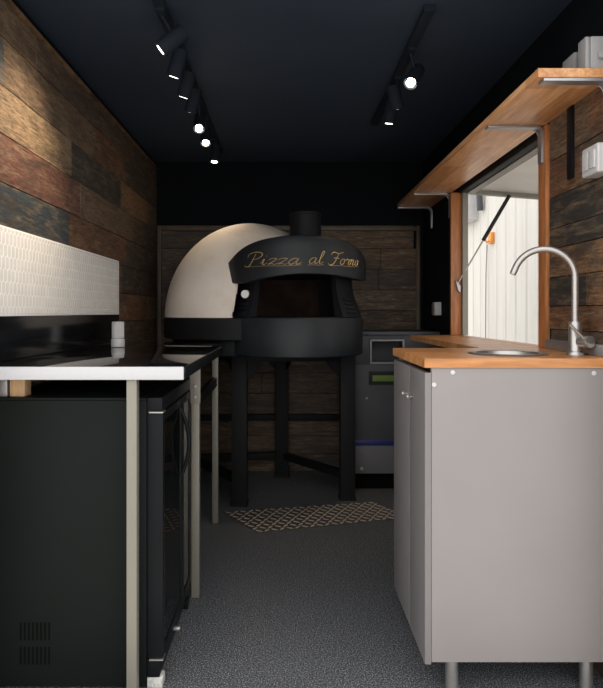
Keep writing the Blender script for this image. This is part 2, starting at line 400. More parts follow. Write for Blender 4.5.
b = B(); b.box(1.888, 1.926, 5.50, 5.60, 1.71, 1.815, .010); b.tube([(1.89, 5.55, 1.74), (1.865, 5.55, 1.72), (1.855, 5.55, 1.75)], .008, 10)
part('hook_body', b, M['orange'], hk)
part('cable', B().tube([(1.885, 5.60, 1.71), (1.888, 5.62, 1.60), (1.89, 5.645, 1.40), (1.89, 5.65, 1.10), (1.888, 5.65, .7), (1.888, 5.64, .2)], .006, 8), M['greyplastic'], hk)

# ------------------------------------------------------------------ left work table with its splashbacks
TZ = .928
tb = thing('work_table', 'black gloss topped work table with white front edge along the left wall', 'table', (-.57, 2.3, 0))
b = B(); b.box(XL+.002, -.281, 1.665, 2.65, TZ-.034, TZ, .002)
part('tabletop', b, M['gloss'], tb)
part('tabletop_extension', B().box(XL+.002, -.325, 2.652, 3.10, TZ-.036, TZ-.001, .002), M['gloss'], tb)
part('front_edge', B().box(XL+.002, -.280, 1.657, 1.6652, TZ-.036, TZ+.0005, .0035), M['whiteedge'], tb, label='bright white front edge strip')
part('side_edge', B().box(-.2808, -.276, 1.667, 2.65, TZ-.034, TZ-.0005, .001), M['rail'], tb)
for x0, x1, y0 in ((-.441, -.412, 1.667), (-.354, -.324, 2.265), (-.372, -.342, 3.06)):
    zt = TZ-.0345 if y0 < 2.6 else TZ-.0365
    part('leg', B().box(x0, x1, y0, y0+.03, 0, zt, .003), M['alu'], tb)
part('leg', B().box(-.862, -.832, 3.06, 3.09, 0, TZ-.0365, .003), M['alu'], tb)
part('rail', B().box(-.372, -.346, 2.296, 3.059, .702, .745, .003), M['rail'], tb)
bp = part('joint_plate', B().box(-.359, -.319, 2.261, 2.2645, .735, .893, .001), M['alu'], tb, label='bolted aluminium joint plate')
for z in (.76, .80, .86):
    part('bolt', B().cyl((-.339, 2.2612, z), (-.339, 2.256, z), .0055, n=12, bev=.001), M['steel'], bp)

b = B(); b.box(XL+.0005, XL+.006, Y0, 3.12, TZ+.001, 1.066, .001)
single('splash_panel', 'glossy black splash panel on the left wall below the tiles', 'panel', b, M['blackgloss'], (XL+.003, 2.1, TZ+.001))
ts = thing('tile_splashback', 'white tile splashback of upright stretched hexagons on the left wall', 'tiles', (XL+.004, 2.1, 1.068))
part('grout_panel', B().box(XL+.0005, XL+.007, Y0+.03, 3.12, 1.067, 1.345, .001), M['grout'], ts)
b = B(); pw, ph, hp = .0262, .0385, .0095
for r in range(8):
    for c in range(70):
        yc = Y0+.05 + c*pw + (pw/2 if r % 2 else 0); zc = 1.0775 + r*ph
        if yc > 3.105: continue
        hw, hh = pw/2-.0019, ph/2-.0012
        pts = [(yc-hw, zc-hh+hp*.35), (yc, zc-hh-hp*.4), (yc+hw, zc-hh+hp*.35), (yc+hw, zc+hh-hp*.35), (yc, zc+hh+hp*.4), (yc-hw, zc+hh-hp*.35)]
        pts = [(p, min(max(q, 1.073), 1.339)) for p, q in pts]
        if max(q for p, q in pts) - min(q for p, q in pts) < .012: continue
        x0, x1 = XL+.0065, XL+.0078
        k = .86
        mid = sum(q for p, q in pts)/6
        b.quads([(x0, p, q) for p, q in pts] + [(x1, yc+(p-yc)*k, mid+(q-mid)*.95) for p, q in pts],
                [(6, 7, 8, 9, 10, 11)] + [(i, (i+1) % 6, 6+(i+1) % 6, 6+i) for i in range(6)])
part('tiles', b, M['tile'], ts, smooth=False)

# pop-up socket column on the table
sk = thing('socket_column', 'small white ribbed socket column standing at the back of the black worktop', 'socket', (-.728, 2.615, TZ))
b = B(); b.cyl((-.728, 2.615, TZ), (-.728, 2.615, TZ+.035), .029, n=32, bev=.003); part('base_ring', b, M['whiteplastic'], sk)
b = B(); n = 20
prof = []
for k in range(n*2):
    a = 2*PI*k/(n*2); r = .0265 if k % 2 else .0248
    prof.append((-.728+r*math.cos(a), 2.615+r*math.sin(a)))
b.prism(prof, 'z', TZ+.0405, TZ+.105); part('ribbed_body', b, M['whiteplastic'], sk, smooth=False)
part('seam_band', B().cyl((-.728, 2.615, TZ+.035), (-.728, 2.615, TZ+.0405), .0245, n=32), M['greyplastic'], sk)
part('cap', B().cyl((-.728, 2.615, TZ+.105), (-.728, 2.615, TZ+.110), .0262, n=32, bev=.002), M['whiteplastic'], sk)

# under-counter fridge
FX0, FX1, FD, FY0, FY1, FZ = -.835, -.397, -.350, 1.72, 2.225, .834
fg = thing('bottle_fridge', 'black glass door bar fridge standing under the left worktop', 'fridge', (-.6, 1.97, 0))
b = B()
b.box(FX0, FX1, FY0, FY0+.022, .006, FZ-.0082, .002); b.box(FX0, FX1, FY1-.022, FY1, .006, FZ-.0082, .002); b.box(FX0, FX1, FY0, FY1, FZ-.008, FZ, .003)
b.box(FX0, FX0+.022, FY0+.0222, FY1-.0222, .006, FZ-.0082); b.box(FX0+.0222, FX1, FY0+.0222, FY1-.0222, .006, .10)
part('fridge_body', b, M['fridge'], fg)
b = B(); q = .0225
b.quads([(FX1-.001, FY0+q, .102), (FX0+q, FY0+q, .102), (FX0+q, FY1-q, .102), (FX1-.001, FY1-q, .102), (FX1-.001, FY0+q, .806), (FX0+q, FY0+q, .806), (FX0+q, FY1-q, .806), (FX1-.001, FY1-q, .806)],
        [(0, 1, 2, 3), (7, 6, 5, 4), (0, 4, 5, 1), (1, 5, 6, 2), (2, 6, 7, 3)])
part('liner', b, M['liner'], fg, smooth=False, label='pale grey inside')
for z in (.33, .56):
    b = B(); b.tube([(FX1-.03, FY0+.024, z), (FX1-.03, FY1-.024, z)], .003, 8); b.tube([(FX0+.04, FY0+.024, z), (FX0+.04, FY1-.024, z)], .003, 8)
    for k in range(22):
        y = FY0+.035+k*.0208; b.tube([(FX0+.03, y, z+.004), (FX1-.03, y, z+.004)], .0015, 6)
    part('wire_shelf', b, M['steel'], fg, label='chrome wire shelf')
part('top_strip', B().box(FX1+.001, FD-.002, FY0, FY1, .795, FZ, .003), M['rail'], fg)
part('bottom_strip', B().box(FX1+.001, FD-.010, FY0+.002, FY1, .031, .082, .003), M['rail'], fg)
def fdoor(y0, y1, handle):
    b = B(); s = .026
    b.box(FX1+.002, FD, y0, y0+s, .087, .79, .002); b.box(FX1+.002, FD, y1-s, y1, .087, .79, .002)
    b.box(FX1+.002, FD, y0+s, y1-s, .087, .087+s, .002); b.box(FX1+.002, FD, y0+s, y1-s, .79-s, .79, .002)
    d = part('door', b, M['rail'], fg)
    part('glass', B().box(FX1+.006, FD-.003, y0+s-.002, y1-s+.002, .087+s-.002, .79-s+.002), M['glassdark'], d)
    if handle:
        yh = y1-.013; pts = []
        for k in range(15):
            t = k/14; pts.append((FD-.003+.028*math.sin(PI*t), yh, .52+.235*t))
        part('handle', B().tube(pts, .0065, 10), M['rail'], d, label='black bow handle')
fdoor(FY0, 2.045, True); fdoor(2.048, FY1, False)
hg = part('hinge', B().box(FX1+.008, FD+.002, FY0-.006, FY0+.03, .7905, .7945, .001), M['steel'], fg, label='small steel hinge plate')
part('hinge', B().box(FX1+.008, FD+.002, FY0-.006, FY0+.03, .0825, .0865, .001), M['steel'], fg, label='small steel hinge plate')
for zz in (.140, .070):
    b = B()
    for k in range(8): b.box(-.760+k*.0116, -.7545+k*.0116, FY0-.0012, FY0+.001, zz, zz+.050)
    part('vent_grille', b, M['void'], fg, label='row of upright black vent slots')
for x, y in ((-.374, FY0+.02), (-.374, FY1-.03)):
    near = y < 1.9
    part('foot', B().box(x-.022, x+.022, y-.018, y+.02, 0, .0305, .003), M['foot' if near else 'rail'], fg, label='pale speckled foot' if near else None)
part('lock', B().cyl((FD-.011, 1.93, .062), (FD+.012, 1.93, .062), .008, n=14, bev=.001), M['steel'], fg)
single('wooden_block', 'pale wooden block wedged on the fridge under the worktop', 'block', B().box(-.801, -.757, 1.745, 1.79, FZ, TZ-.035, .002), M['pine'], (-.779, 1.77, FZ))
single('metal_block', 'grey metal spacer on the fridge left of the pale wooden block', 'block', B().box(-.828, -.806, 1.74, 1.79, FZ, TZ-.035, .002), M['steeldull'], (-.817, 1.77, FZ))

# ------------------------------------------------------------------ pizza oven
C = (.056, 3.30); D = (-.205, 3.565)
ov = thing('pizza_oven', 'cream domed pizza oven with black hood lettered in gold on a black stand', 'oven', (-.05, 3.5, 0))
# dome shell with the mouth cut away
def dome_mesh(r, h, z0, c0, c1, nz=56, na=200):
    b = B(); rings = []
    for i in range(nz):
        t = (PI/2)*i/nz
        rings.append([b.bm.verts.new((D[0]+r*math.cos(t)*math.cos(2*PI*k/na), D[1]+r*math.cos(t)*math.sin(2*PI*k/na), z0+h*math.sin(t))) for k in range(na)])
    top = b.bm.verts.new((D[0], D[1], z0+h))
    for i in range(nz-1):
        for k in range(na): b.bm.faces.new((rings[i][k], rings[i][(k+1) % na], rings[i+1][(k+1) % na], rings[i+1][k]))
    for k in range(na): b.bm.faces.new((rings[-1][k], rings[-1][(k+1) % na], top))
    def cut(z): return max(c1, c0-(c0-c1)*(z-1.05)/.20)
    def rad(v): return math.hypot(v.co.x-C[0], v.co.y-C[1])
    kill = []
    for f in b.bm.faces:
        c = f.calc_center_median()
        if all(rad(v) < cut(v.co.z) for v in f.verts) and c.z < 1.285: kill.append(f)
        elif c.y < C[1]+.03 and c.z < 1.43 and all(rad(v) < .29 for v in f.verts): kill.append(f)
    bmesh.ops.delete(b.bm, geom=kill, context='FACES')
    for v in b.bm.verts:                       # clean edge where the shell meets the mouth collar
        if v.is_boundary and v.co.z > z0+.001 and v.co.z < 1.29 and rad(v) < cut(v.co.z):
            q = cut(v.co.z)/rad(v); v.co.x = C[0]+(v.co.x-C[0])*q; v.co.y = C[1]+(v.co.y-C[1])*q
    return b
dm = part('dome', dome_mesh(.50, .552, 1.05, .405, .362), M['plaster'], ov, label='cream plaster dome')
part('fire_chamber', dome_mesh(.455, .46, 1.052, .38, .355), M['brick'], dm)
part('dome_base', B().lathe([(0, .85), (.455, .85), (.455, .932), (.500, .932), (.506, .938), (.506, 1.044), (.500, 1.05), (0, 1.05)], D, 96), M['ovenmatte'], ov)
R = .368
part('bench', B().lathe([(0, .853), (R-.006, .853), (R, .859), (R, 1.043), (R-.005, 1.0505), (R-.016, 1.0535), (0, 1.0535)], C, 96), M['oven'], ov)
# collar: two flared cheeks either side of the mouth
cheeks = []
for a0, a1 in ((math.radians(-118), math.radians(-42)), (math.radians(41), math.radians(150))):
    pr = [(.362, 1.054), (.350, 1.09), (.330, 1.14), (.316, 1.19), (.308, 1.272), (.278, 1.272), (.282, 1.19), (.292, 1.12), (.305, 1.054), (.362, 1.054)]
    b = B().lathe(pr, C, 40, a0, a1)
    for a in (a0, a1):
        b.bm.faces.new([b.bm.verts.new((C[0]+r*math.sin(a), C[1]-r*math.cos(a), z)) for r, z in pr[:-1]])
    cheeks.append(part('mouth_cheek', b, M['ovenmatte'], ov, weld=True))
b = B().lathe([(.002, 1.274), (.302, 1.274), (.302, 1.282), (.002, 1.282)], C, 60, math.radians(-100), math.radians(108))
b.lathe([(.002, 1.274), (.352, 1.274), (.352, 1.282), (.002, 1.282)], C, 40, math.radians(108), math.radians(260))
part('mouth_roof', b, M['ovenmatte'], ov)
def on_collar(a, z, off=0.):
    r = .362-(z-1.054)*.33 if z < 1.09 else (.350-(z-1.09)*.40 if z < 1.14 else .330-(z-1.14)*.28)
    r += off; a = math.radians(a); return Vector((C[0]+r*math.sin(a), C[1]-r*math.cos(a), z))
for i, sgn in enumerate((-1, 1)):
    for k in range(4):
        z = 1.078+k*.022
        b = B().tube([on_collar(sgn*(47+q*3.), z, .003) for q in range(5)], .0045, 8)
        part('vent_rib', b, M['oven'], cheeks[i])
TP, TD = on_collar(-54, 1.172, -.006), Vector((-.25, -.97, .0))
th = part('thermometer', B().cyl(TP, TP+TD*.03, .0225, n=32, bev=.003), M['steel'], ov, label='round white thermometer dial')
part('dial_face', B().cyl(TP+TD*.0295, TP+TD*.033, .0200, n=32), M['dial'], th)
# hood: curved visor whose top edge falls away to both sides, roofed back into the dome
RH = .386
ZT = [(-100, 1.285), (-88, 1.298), (-65, 1.345), (-47, 1.403), (-30, 1.437), (-4, 1.457), (27, 1.453), (50, 1.427), (71, 1.376), (88, 1.318), (108, 1.30)]
ZB = [(-100, 1.270), (-88, 1.258), (-74, 1.238), (-60, 1.228), (-46, 1.222), (-33, 1.236), (-18, 1.252), (0, 1.266), (25, 1.264), (45, 1.252), (62, 1.242), (76, 1.246), (90, 1.264), (108, 1.285)]
def tab(T, a):
    a = math.degrees(a)
    def f(q):
        q = min(max(q, T[0][0]), T[-1][0])
        for (x0, y0), (x1, y1) in zip(T, T[1:]):
            if q <= x1: return y0+(y1-y0)*(q-x0)/(x1-x0)
        return T[-1][1]
    return sum(f(a+k*2.) for k in range(-4, 5))/9
b = B(); A0, A1, n = math.radians(-100), math.radians(108), 120
rows = []
for k in range(n+1):
    a = A0+(A1-A0)*k/n; zt, zb = tab(ZT, a), tab(ZB, a); zt = max(zt, zb+.012)
    h = zt-zb; ring = []
    for r, z in ((RH-.035, zb), (RH-.004, zb), (RH, zb+min(.004, h*.2)), (RH+.0005, zb+h*.3), (RH+.0005, zb+h*.7), (RH-.001, zt-h*.06), (RH-.006, zt-h*.015), (RH-.014, zt),
                 (RH-.10, zt+.004*math.cos(a)), (RH-.22, 1.30+(zt-1.30)*.98), (RH-.30, 1.36+(zt-1.36)*.8), (.012, 1.42)):
        ring.append(b.bm.verts.new((C[0]+r*math.sin(a), C[1]-r*math.cos(a), z)))
    rows.append(ring)
for k in range(n):
    for i in range(len(rows[0])-1): b.bm.faces.new((rows[k][i], rows[k+1][i], rows[k+1][i+1], rows[k][i+1]))
hd = part('hood', b, M['oven'], ov, label='black curved hood lettered in gold')
# script lettering
G = {
 'P': (.62, [[(-.22, .02), (-.12, -.10), (.02, -.08), (.10, .12), (.15, .5), (.20, .93)], [(-.16, .62), (-.14, .88), (.08, 1.05), (.38, 1.02), (.52, .84), (.44, .60), (.24, .47), (.10, .50)]]),
 'i': (.30, [[(-.06, .12), (.06, .48), (.05, .12), (.11, .0), (.26, .16)], [(.10, .68), (.115, .73)]]),
 'z': (.42, [[(-.05, .36), (.06, .48), (.30, .45), (.02, .03), (.14, .09), (.28, .0), (.42, .14)]]),
 'a': (.50, [[(.32, .38), (.20, .49), (.04, .36), (.0, .13), (.09, .0), (.22, .10), (.32, .44)], [(.34, .48), (.30, .12), (.36, .0), (.52, .16)]]),
 'l': (.30, [[(-.04, .14), (.10, .52), (.18, .92), (.12, 1.02), (.06, .85), (.04, .3), (.09, .0), (.26, .16)]]),
 'F': (.62, [[(-.12, .74), (-.06, .94), (.10, .98), (.36, .90), (.70, 1.02)], [(.36, .90), (.30, .5), (.16, .04), (-.04, -.08), (-.18, .04)], [(.08, .50), (.30, .53), (.48, .48)]]),
 'o': (.42, [[(.18, .48), (.03, .36), (.0, .12), (.11, .0), (.25, .10), (.28, .36), (.18, .48), (.28, .42), (.44, .44)]]),
 'r': (.36, [[(-.04, .30), (.06, .52), (.10, .42), (.24, .44), (.20, .12), (.25, .0), (.38, .16)]]),
 'n': (.48, [[(-.02, .40), (.05, .48), (.02, .0)], [(.03, .22), (.16, .46), (.26, .42), (.24, .10), (.30, .0), (.46, .16)]]),
}
def smooth_path(p, k=6):
    if len(p) < 3: return p
    q = [p[0]]+list(p)+[p[-1]]; out = []
    for i in range(1, len(q)-2):
        a, b_, c, d_ = q[i-1:i+3]
        for j in range(k):
            t = j/k
            out.append(tuple(.5*(2*b_[m]+(c[m]-a[m])*t+(2*a[m]-5*b_[m]+4*c[m]-d_[m])*t*t+(3*b_[m]-a[m]-3*c[m]+d_[m])*t**3) for m in (0, 1)))
    return out+[p[-1]]
def word(b, txt, a0, a1, z0, cap):
    tot = sum(G[c][0] for c in txt); x = 0.; sx = math.radians(a1-a0)/tot
    def put(u, v, off=.0012):
        a = math.radians(a0)+(u+.20*v)*sx
        return (C[0]+(RH+off)*math.sin(a), C[1]-(RH+off)*math.cos(a), z0+v*cap)
    for c in txt:
        w, strokes = G[c]
        for s in strokes:
            pts = smooth_path(s); m = len(pts)
            rs = [.0009+.0013*math.sin(PI*(i+.5)/m) for i in range(m)]
            b.tube([put(x+u, v) for u, v in pts], rs, 6)
        x += w
    und = smooth_path([(-.05, -.13), (tot*.3, -.10), (tot*.7, -.12), (tot*1.02, -.05)], 8)
    b.tube([put(u, v) for u, v in und], [.0009]*len(und), 6)
b = B(); word(b, 'Pizza', -38, 3, 1.312, .060); word(b, 'al', 9, 20, 1.316, .060); word(b, 'Forno', 26, 56, 1.316, .060)
part('lettering', b, M['gold'], hd, label='gold script lettering')
b = B().lathe([(.060, 1.45), (.087, 1.40), (.087, 1.606), (.090, 1.609), (.090, 1.622), (.080, 1.622), (.078, 1.45), (.060, 1.45)], (.112, 3.31), 48)
part('flue', b, M['ovenmatte'], ov)
# stand
sl = .0425
legs = [(-.255, 3.375, .849), (.36, 3.475, .852), (-.02, 3.965, .849), (-.60, 3.87, .849)]
for x, y, z in legs:
    lg = part('leg', B().box(x-sl, x+sl, y-sl, y+sl, 0, z, .004), M['ovenmatte'], ov)
    part('foot', B().box(x-sl-.006, x+sl+.006, y-sl-.006, y+sl+.006, 0, .012, .002), M['ovenmatte'], lg)
def lk(i, j): return Vector(legs[i][:2]), Vector(legs[j][:2])
for i, j, z, w, h in ((1, 2, .135, .04, .045), (2, 3, .135, .04, .045), (3, 0, .135, .04, .045)):
    p, q = lk(i, j); dd = (q-p).normalized()*.04
    part('stretcher', B().bar((p.x+dd.x, p.y+dd.y, z), (q.x-dd.x, q.y-dd.y, z), w, h, .003), M['ovenmatte'], ov)
for i, j in ((0, 1), (1, 2), (2, 3), (3, 0)):
    p, q = lk(i, j); z = .824
    part('top_beam', B().bar((p.x, p.y, z), (q.x, q.y, z), .05, .05, .003), M['ovenmatte'], ov)
    for s, e in ((p, q), (q, p)):
        dd = (e-s).normalized(); pr = Vector((-dd.y, dd.x))*.006
        f = s+dd*.035; t = s+dd*.15
        vs = []
        for k in (-1, 1):
            vs += [(f.x+pr.x*k, f.y+pr.y*k, .815), (t.x+pr.x*k, t.y+pr.y*k, .815), (f.x+pr.x*k, f.y+pr.y*k, .69)]
        part('gusset', B().quads(vs, [(0, 1, 2), (3, 5, 4), (0, 3, 4, 1), (1, 4, 5, 2), (2, 5, 3, 0)]), M['ovenmatte'], ov, smooth=False)

# ------------------------------------------------------------------ checker plate on the floor
QA, QB, QC, QD = Vector((-.335, 3.235)), Vector((-.135, 2.93)), Vector((.66, 3.15)), Vector((.50, 3.405))
def bil(u, v):
    p = (QB*(1-u)+QC*u)*(1-v)+(QA*(1-u)+QD*u)*v; return p
cp = thing('checker_plate', 'aluminium checker plate sheet lying on the floor in front of the oven', 'floor plate', (.15, 3.18, 0))
b = B(); b.quads([(q.x, q.y, z) for z in (.0, .003) for q in (QA, QB, QC, QD)], [(3, 2, 1, 0), (4, 5, 6, 7), (0, 1, 5, 4), (1, 2, 6, 5), (2, 3, 7, 6), (3, 0, 4, 7)])
part('sheet', b, M['checker'], cp, smooth=False)
b = B(); nu, nv = 21, 9
for i in range(nu):
    for j in range(nv):
        c = bil((i+.5)/nu, (j+.5)/nv); ang = math.radians(45 if (i+j) % 2 else -45)+.27
        d = Vector((math.cos(ang), math.sin(ang))); e = Vector((-d.y, d.x)); l, w = .0225, .0075
        vs = [c-d*l, c-d*l*.35-e*w, c+d*l*.35-e*w, c+d*l, c+d*l*.35+e*w, c-d*l*.35+e*w]
        b.quads([(p.x, p.y, .0028) for p in vs]+[(c.x+d.x*l*s, c.y+d.y*l*s, .0062) for s in (-.45, .45)],
                [(0, 1, 6), (1, 2, 7, 6), (2, 3, 7), (3, 4, 7), (4, 5, 6, 7), (5, 0, 6)])
part('raised_lugs', b, M['lug'], cp)

# ------------------------------------------------------------------ grey unit at the back right
gu = thing('storage_unit', 'dark grey storage unit with steel worktop in the back right corner', 'cabinet', (.66, 3.85, 0))
UX0, UX1, UY = .405, .925, 3.62
b = B(); z1 = .94
b.box(UX0, UX1, UY, YB-.04, .275, .765, .003); b.box(UX0, .512, UY, YB-.04, .7655, z1, .003); b.box(.72, UX1, UY, YB-.04, .7655, z1, .003)
b.box(.5125, .7195, UY+.16, YB-.04, .7655, z1); b.box(.5125, .7195, UY, UY+.16, .915, z1)
part('unit_body', b, M['darkgrey'], gu)
part('kick_panel', B().box(UX0+.004, UX1, UY+.002, YB-.04, .105, .2745, .002), M['midgrey'], gu, label='paler grey lower panel')
part('plinth', B().box(UX0+.02, UX1, UY+.05, YB-.04, 0, .1045), M['void'], gu)
part('unit_top', B().box(UX0-.015, UX1+.005, UY-.02, YB-.0365, .9405, .962, .004), M['darkgrey'], gu, label='dark steel worktop')
b = B(); x0, x1, za, zb_ = .513, .719, .767, .914; s = .010
b.box(x0, x0+s, UY-.008, UY+.02, za, zb_, .002); b.box(x1-s, x1, UY-.008, UY+.02, za, zb_, .002); b.box(x0+s, x1-s, UY-.008, UY+.02, za, za+s, .002); b.box(x0+s, x1-s, UY-.008, UY+.02, zb_-s, zb_, .002)
part('niche_frame', b, M['greyplastic'], gu, label='grey frame round a dark niche')
sb = part('slot_plate', B().box(.505, .72, UY-.005, UY-.0005, .640, .722, .002), M['rubber'], gu, label='black slot plate')
part('green_band', B().box(.527, .71, UY-.009, UY-.0052, .662, .698, .002), M['green'], sb, label='green band')
part('blue_band', B().box(UX0+.001, UX1, UY-.005, UY-.0005, .277, .308, .001), M['blue'], gu, label='blue band')
part('screw', B().cyl((.493, UY-.004, .560), (.493, UY-.0005, .560), .006, n=12), M['steel'], gu)
part('screw', B().cyl((.463, UY-.004+.002, .135), (.463, UY+.0015, .135), .010, n=12), M['steel'], gu)

# ------------------------------------------------------------------ sink cabinet on the right
KX, KY0, KY1, KZ0, KZ1 = .392, 1.682, 2.16, .098, .9235
kc = thing('sink_cabinet', 'grey sink cabinet on steel legs with two small-knobbed doors, right side', 'cabinet', (.66, 1.92, 0))
b = B()
b.box(KX+.019, XR-.012, KY0, KY0+.018, KZ0, KZ1, .001)
part('side_panel', b, M['greyboard'], kc)
part('side_panel', B().box(KX+.019, XR-.012, KY1-.018, KY1, KZ0, KZ1, .001), M['greyboard'], kc)
part('bottom_panel', B().box(KX+.019, XR-.012, KY0+.0182, KY1-.0182, KZ0, KZ0+.018), M['greyboard'], kc)
part('back_panel', B().box(XR-.022, XR-.012, KY0+.0182, KY1-.0182, KZ0+.0182, KZ1), M['greyboard'], kc)
for y0, y1, ky in ((KY0-.001, 1.886, 1.850), (1.890, KY1, 1.925)):
    d = part('door', B().box(KX, KX+.018, y0, y1, KZ0-.006, KZ1-.014, .0015), M['greydoor'], kc)
    b = B(); b.cyl((KX, ky, .819), (KX-.010, ky, .819), .0035, n=12); b.cyl((KX-.009, ky, .819), (KX-.018, ky, .819), .0065, .006, n=16, bev=.0015)
    part('knob', b, M['steel'], d, label='tiny steel knob')
for x, z in ((.470, .9105), (.418, .876), (.866, .9085)):
    part('screw_cap', B().cyl((x, KY0-.0018, z), (x, KY0+.0002, z), .0065, n=18, bev=.0006), M['whiteplastic'], kc, label='white screw cap')
for x in (.478, .864):
    for y in (KY0+.04, KY1-.04):
        b = B(); b.cyl((x, y, .004), (x, y, KZ0-.0003), .0185, n=24); b.cyl((x, y, 0), (x, y, .0045), .024, n=24)
        part('leg', b, M['steel'], kc, label='round steel leg')
# L-shaped wooden worktop with a round cut-out for the sink
SX, SY, SR = .690, 1.862, .100
def worktop():
    t = bmesh.new(); z0, z1 = .924, .950
    outer = [(KX-.002, KY0-.004), (XR-.006, KY0-.004), (XR-.006, 3.40), (.705, 3.40), (.705, KY1+.01), (KX-.002, KY1+.01)]
    hole = [(SX+SR*math.cos(2*PI*k/56), SY+SR*math.sin(2*PI*k/56)) for k in range(56)]
    es = []
    for lp in (outer, hole):
        vs = [t.verts.new((x, y, z1)) for x, y in lp]
        es += [t.edges.new((vs[i], vs[(i+1) % len(vs)])) for i in range(len(vs))]
    bmesh.ops.triangle_fill(t, use_beauty=True, use_dissolve=False, edges=es)
    r = bmesh.ops.extrude_face_region(t, geom=list(t.faces))
    for v in r['geom']:
        if isinstance(v, bmesh.types.BMVert): v.co.z = z0
    bmesh.ops.recalc_face_normals(t, faces=t.faces)
    b = B(); b.merge(t); return b
single('worktop', 'oiled wooden worktop over the grey sink cabinet, running on below the window', 'worktop', worktop(), M['butcher'], (.66, 1.92, .924), smooth=False)
sn = thing('round_sink', 'round stainless steel sink set into the wooden worktop', 'sink', (SX, SY, .80))
part('rim', B().lathe([(SR-.006, .9512), (SR-.002, .9550), (SR+.012, .9552), (SR+.019, .9515), (SR+.018, .9502), (SR-.006, .9502), (SR-.006, .9512)], (SX, SY), 64), M['steel'], sn)
bs = part('basin', B().lathe([(SR-.0062, .9535), (SR-.012, .94), (SR-.018, .84), (SR-.03, .815), (SR-.06, .806), (.022, .802), (.0, .802)], (SX, SY), 64), M['steel'], sn)
part('drain', B().lathe([(.0, .8035), (.020, .8035), (.024, .8065), (.026, .8035), (.026, .8025)], (SX, SY), 32), M['steeldull'], bs)
# faucet
fx, fy = .8775, 1.815
fc = thing('kitchen_faucet', 'brushed steel gooseneck faucet with side lever on the wooden worktop', 'faucet', (fx, fy, .95))
part('faucet_base', B().lathe([(0, .95), (.0245, .95), (.0245, .957), (.0215, .961), (.0185, .965), (.0185, 1.046), (.017, 1.051), (.0, 1.051)], (fx, fy), 40), M['steel'], fc)
pts = [(fx, fy, 1.045), (fx, fy, 1.10), (fx, fy, 1.15), (fx, fy, 1.184)]
rr = .0885
for k in range(1, 25):
    a = math.radians(160)*k/24; o = rr*(1-math.cos(a)); pts.append((fx-o*.97, fy+o*.22, 1.184+rr*math.sin(a)))
e = Vector(pts[-1]); dd = (e-Vector(pts[-2])).normalized(); pts.append(tuple(e+dd*.016))
sp = part('spout', B().tube(pts, .0100, 20), M['steel'], fc)
e = Vector(pts[-1]); part('nozzle', B().cyl(e-dd*.002, e+dd*.004, .0090, n=20), M['steeldull'], sp)
hb = part('lever_hub', B().cyl((fx+.010, fy-.012, .992), (fx+.022, fy-.050, .992), .0185, n=28, bev=.002), M['steel'], fc)
part('lever', B().tube([(fx+.008, fy-.036, 1.002), (fx-.008, fy-.036, 1.018), (fx-.034, fy-.036, 1.043)], [.0055, .0048, .0042], 10), M['steel'], hb)
single('upstand', 'grey metal upstand strip along the wall behind the faucet', 'strip', B().box(XR-.0225, XR-.0045, Y0+.12, OY0-.08, .9503, .984, .003), M['steeldull'], (XR-.013, 1.85, .9503))

# ------------------------------------------------------------------ wooden shelf over the window
sf = thing('wall_shelf', 'long wooden wall shelf above the serving window on grey brackets', 'shelf', (.82, 2.8, 1.75))
part('shelf_board', B().box(.722, XR-.0045, 1.712, 3.86, 1.7505, 1.7765, .002), M['butcherS'], sf)
def bracket(y, x0, wall_x):
    b = B(); w, t = .034, .009; dz = .135; r = .026
    path = [(x0, 1.750-t/2)]
    path += [(wall_x-t/2-r+r*math.sin(PI/2*k/6), 1.750-t/2-r+r*math.cos(PI/2*k/6)) for k in range(7)]
    path += [(wall_x-t/2, 1.750-dz)]
    outer, inner = [], []
    for i, p in enumerate(path):
        q0, q1 = Vector(path[max(i-1, 0)]), Vector(path[min(i+1, len(path)-1)]); d = (q1-q0).normalized(); nn = Vector((-d.y, d.x))*t/2
        outer.append((p[0]+nn.x, p[1]+nn.y)); inner.append((p[0]-nn.x, p[1]-nn.y))
    b.prism(outer+inner[::-1], 'y', y-w/2, y+w/2, .0012)
    o = part('bracket', b, M['steeldull'], sf, label='grey bent steel bracket')
for y, x0, wx in ((1.732, .740, XR-.0042), (2.165, .728, XR-.0125), (3.40, .728, XR-.0002), (3.835, .722, XR-.0002)):
    bracket(y, x0, wx)
for nm, lb, y0, y1, xx, zt in (('junction_box', 'grey junction box on the shelf nearer the front, at the picture edge', 1.720, 1.768, .862, 1.872),
                          ('junction_box', 'smaller grey junction box on the shelf further from the front', 1.800, 1.880, .868, 1.862)):
    j = thing(nm, lb, 'junction box', (.9, (y0+y1)/2, 1.7767), 'junction boxes on the shelf')
    part('box_body', B().box(xx+.014, XR-.005, y0, y1, 1.7767, zt, .005), M['greyplastic'], j)
    part('box_lid', B().box(xx, xx+.0135, y0+.001, y1-.001, 1.778, zt-.001, .004), M['greyplastic'], j)
    part('cable_gland', B().cyl((.905, y0-.012, 1.815), (.905, y0+.004, 1.815), .011, n=16, bev=.001), M['greyplastic'], j)
single('black_bar', 'flat black metal bar fixed upright to the wall under the shelf', 'bar', B().box(XR-.013, XR-.0045, 1.938, 1.975, 1.515, 1.7485, .001), M['rail'], (XR-.009, 1.96, 1.515))
sw = thing('switch_box', 'white surface switch box on the wooden wall right of the faucet', 'switch', (XR-.03, 1.74, 1.478))
part('switch_housing', B().box(.886, XR-.005, 1.700, 1.792, 1.478, 1.562, .006, 3), M['whiteplastic'], sw)
part('rocker', B().box(.8805, .8862, 1.712, 1.742, 1.494, 1.546, .002), M['whiteplastic'], sw)
part('rocker', B().box(.8805, .8862, 1.748, 1.780, 1.494, 1.546, .002), M['whiteplastic'], sw)
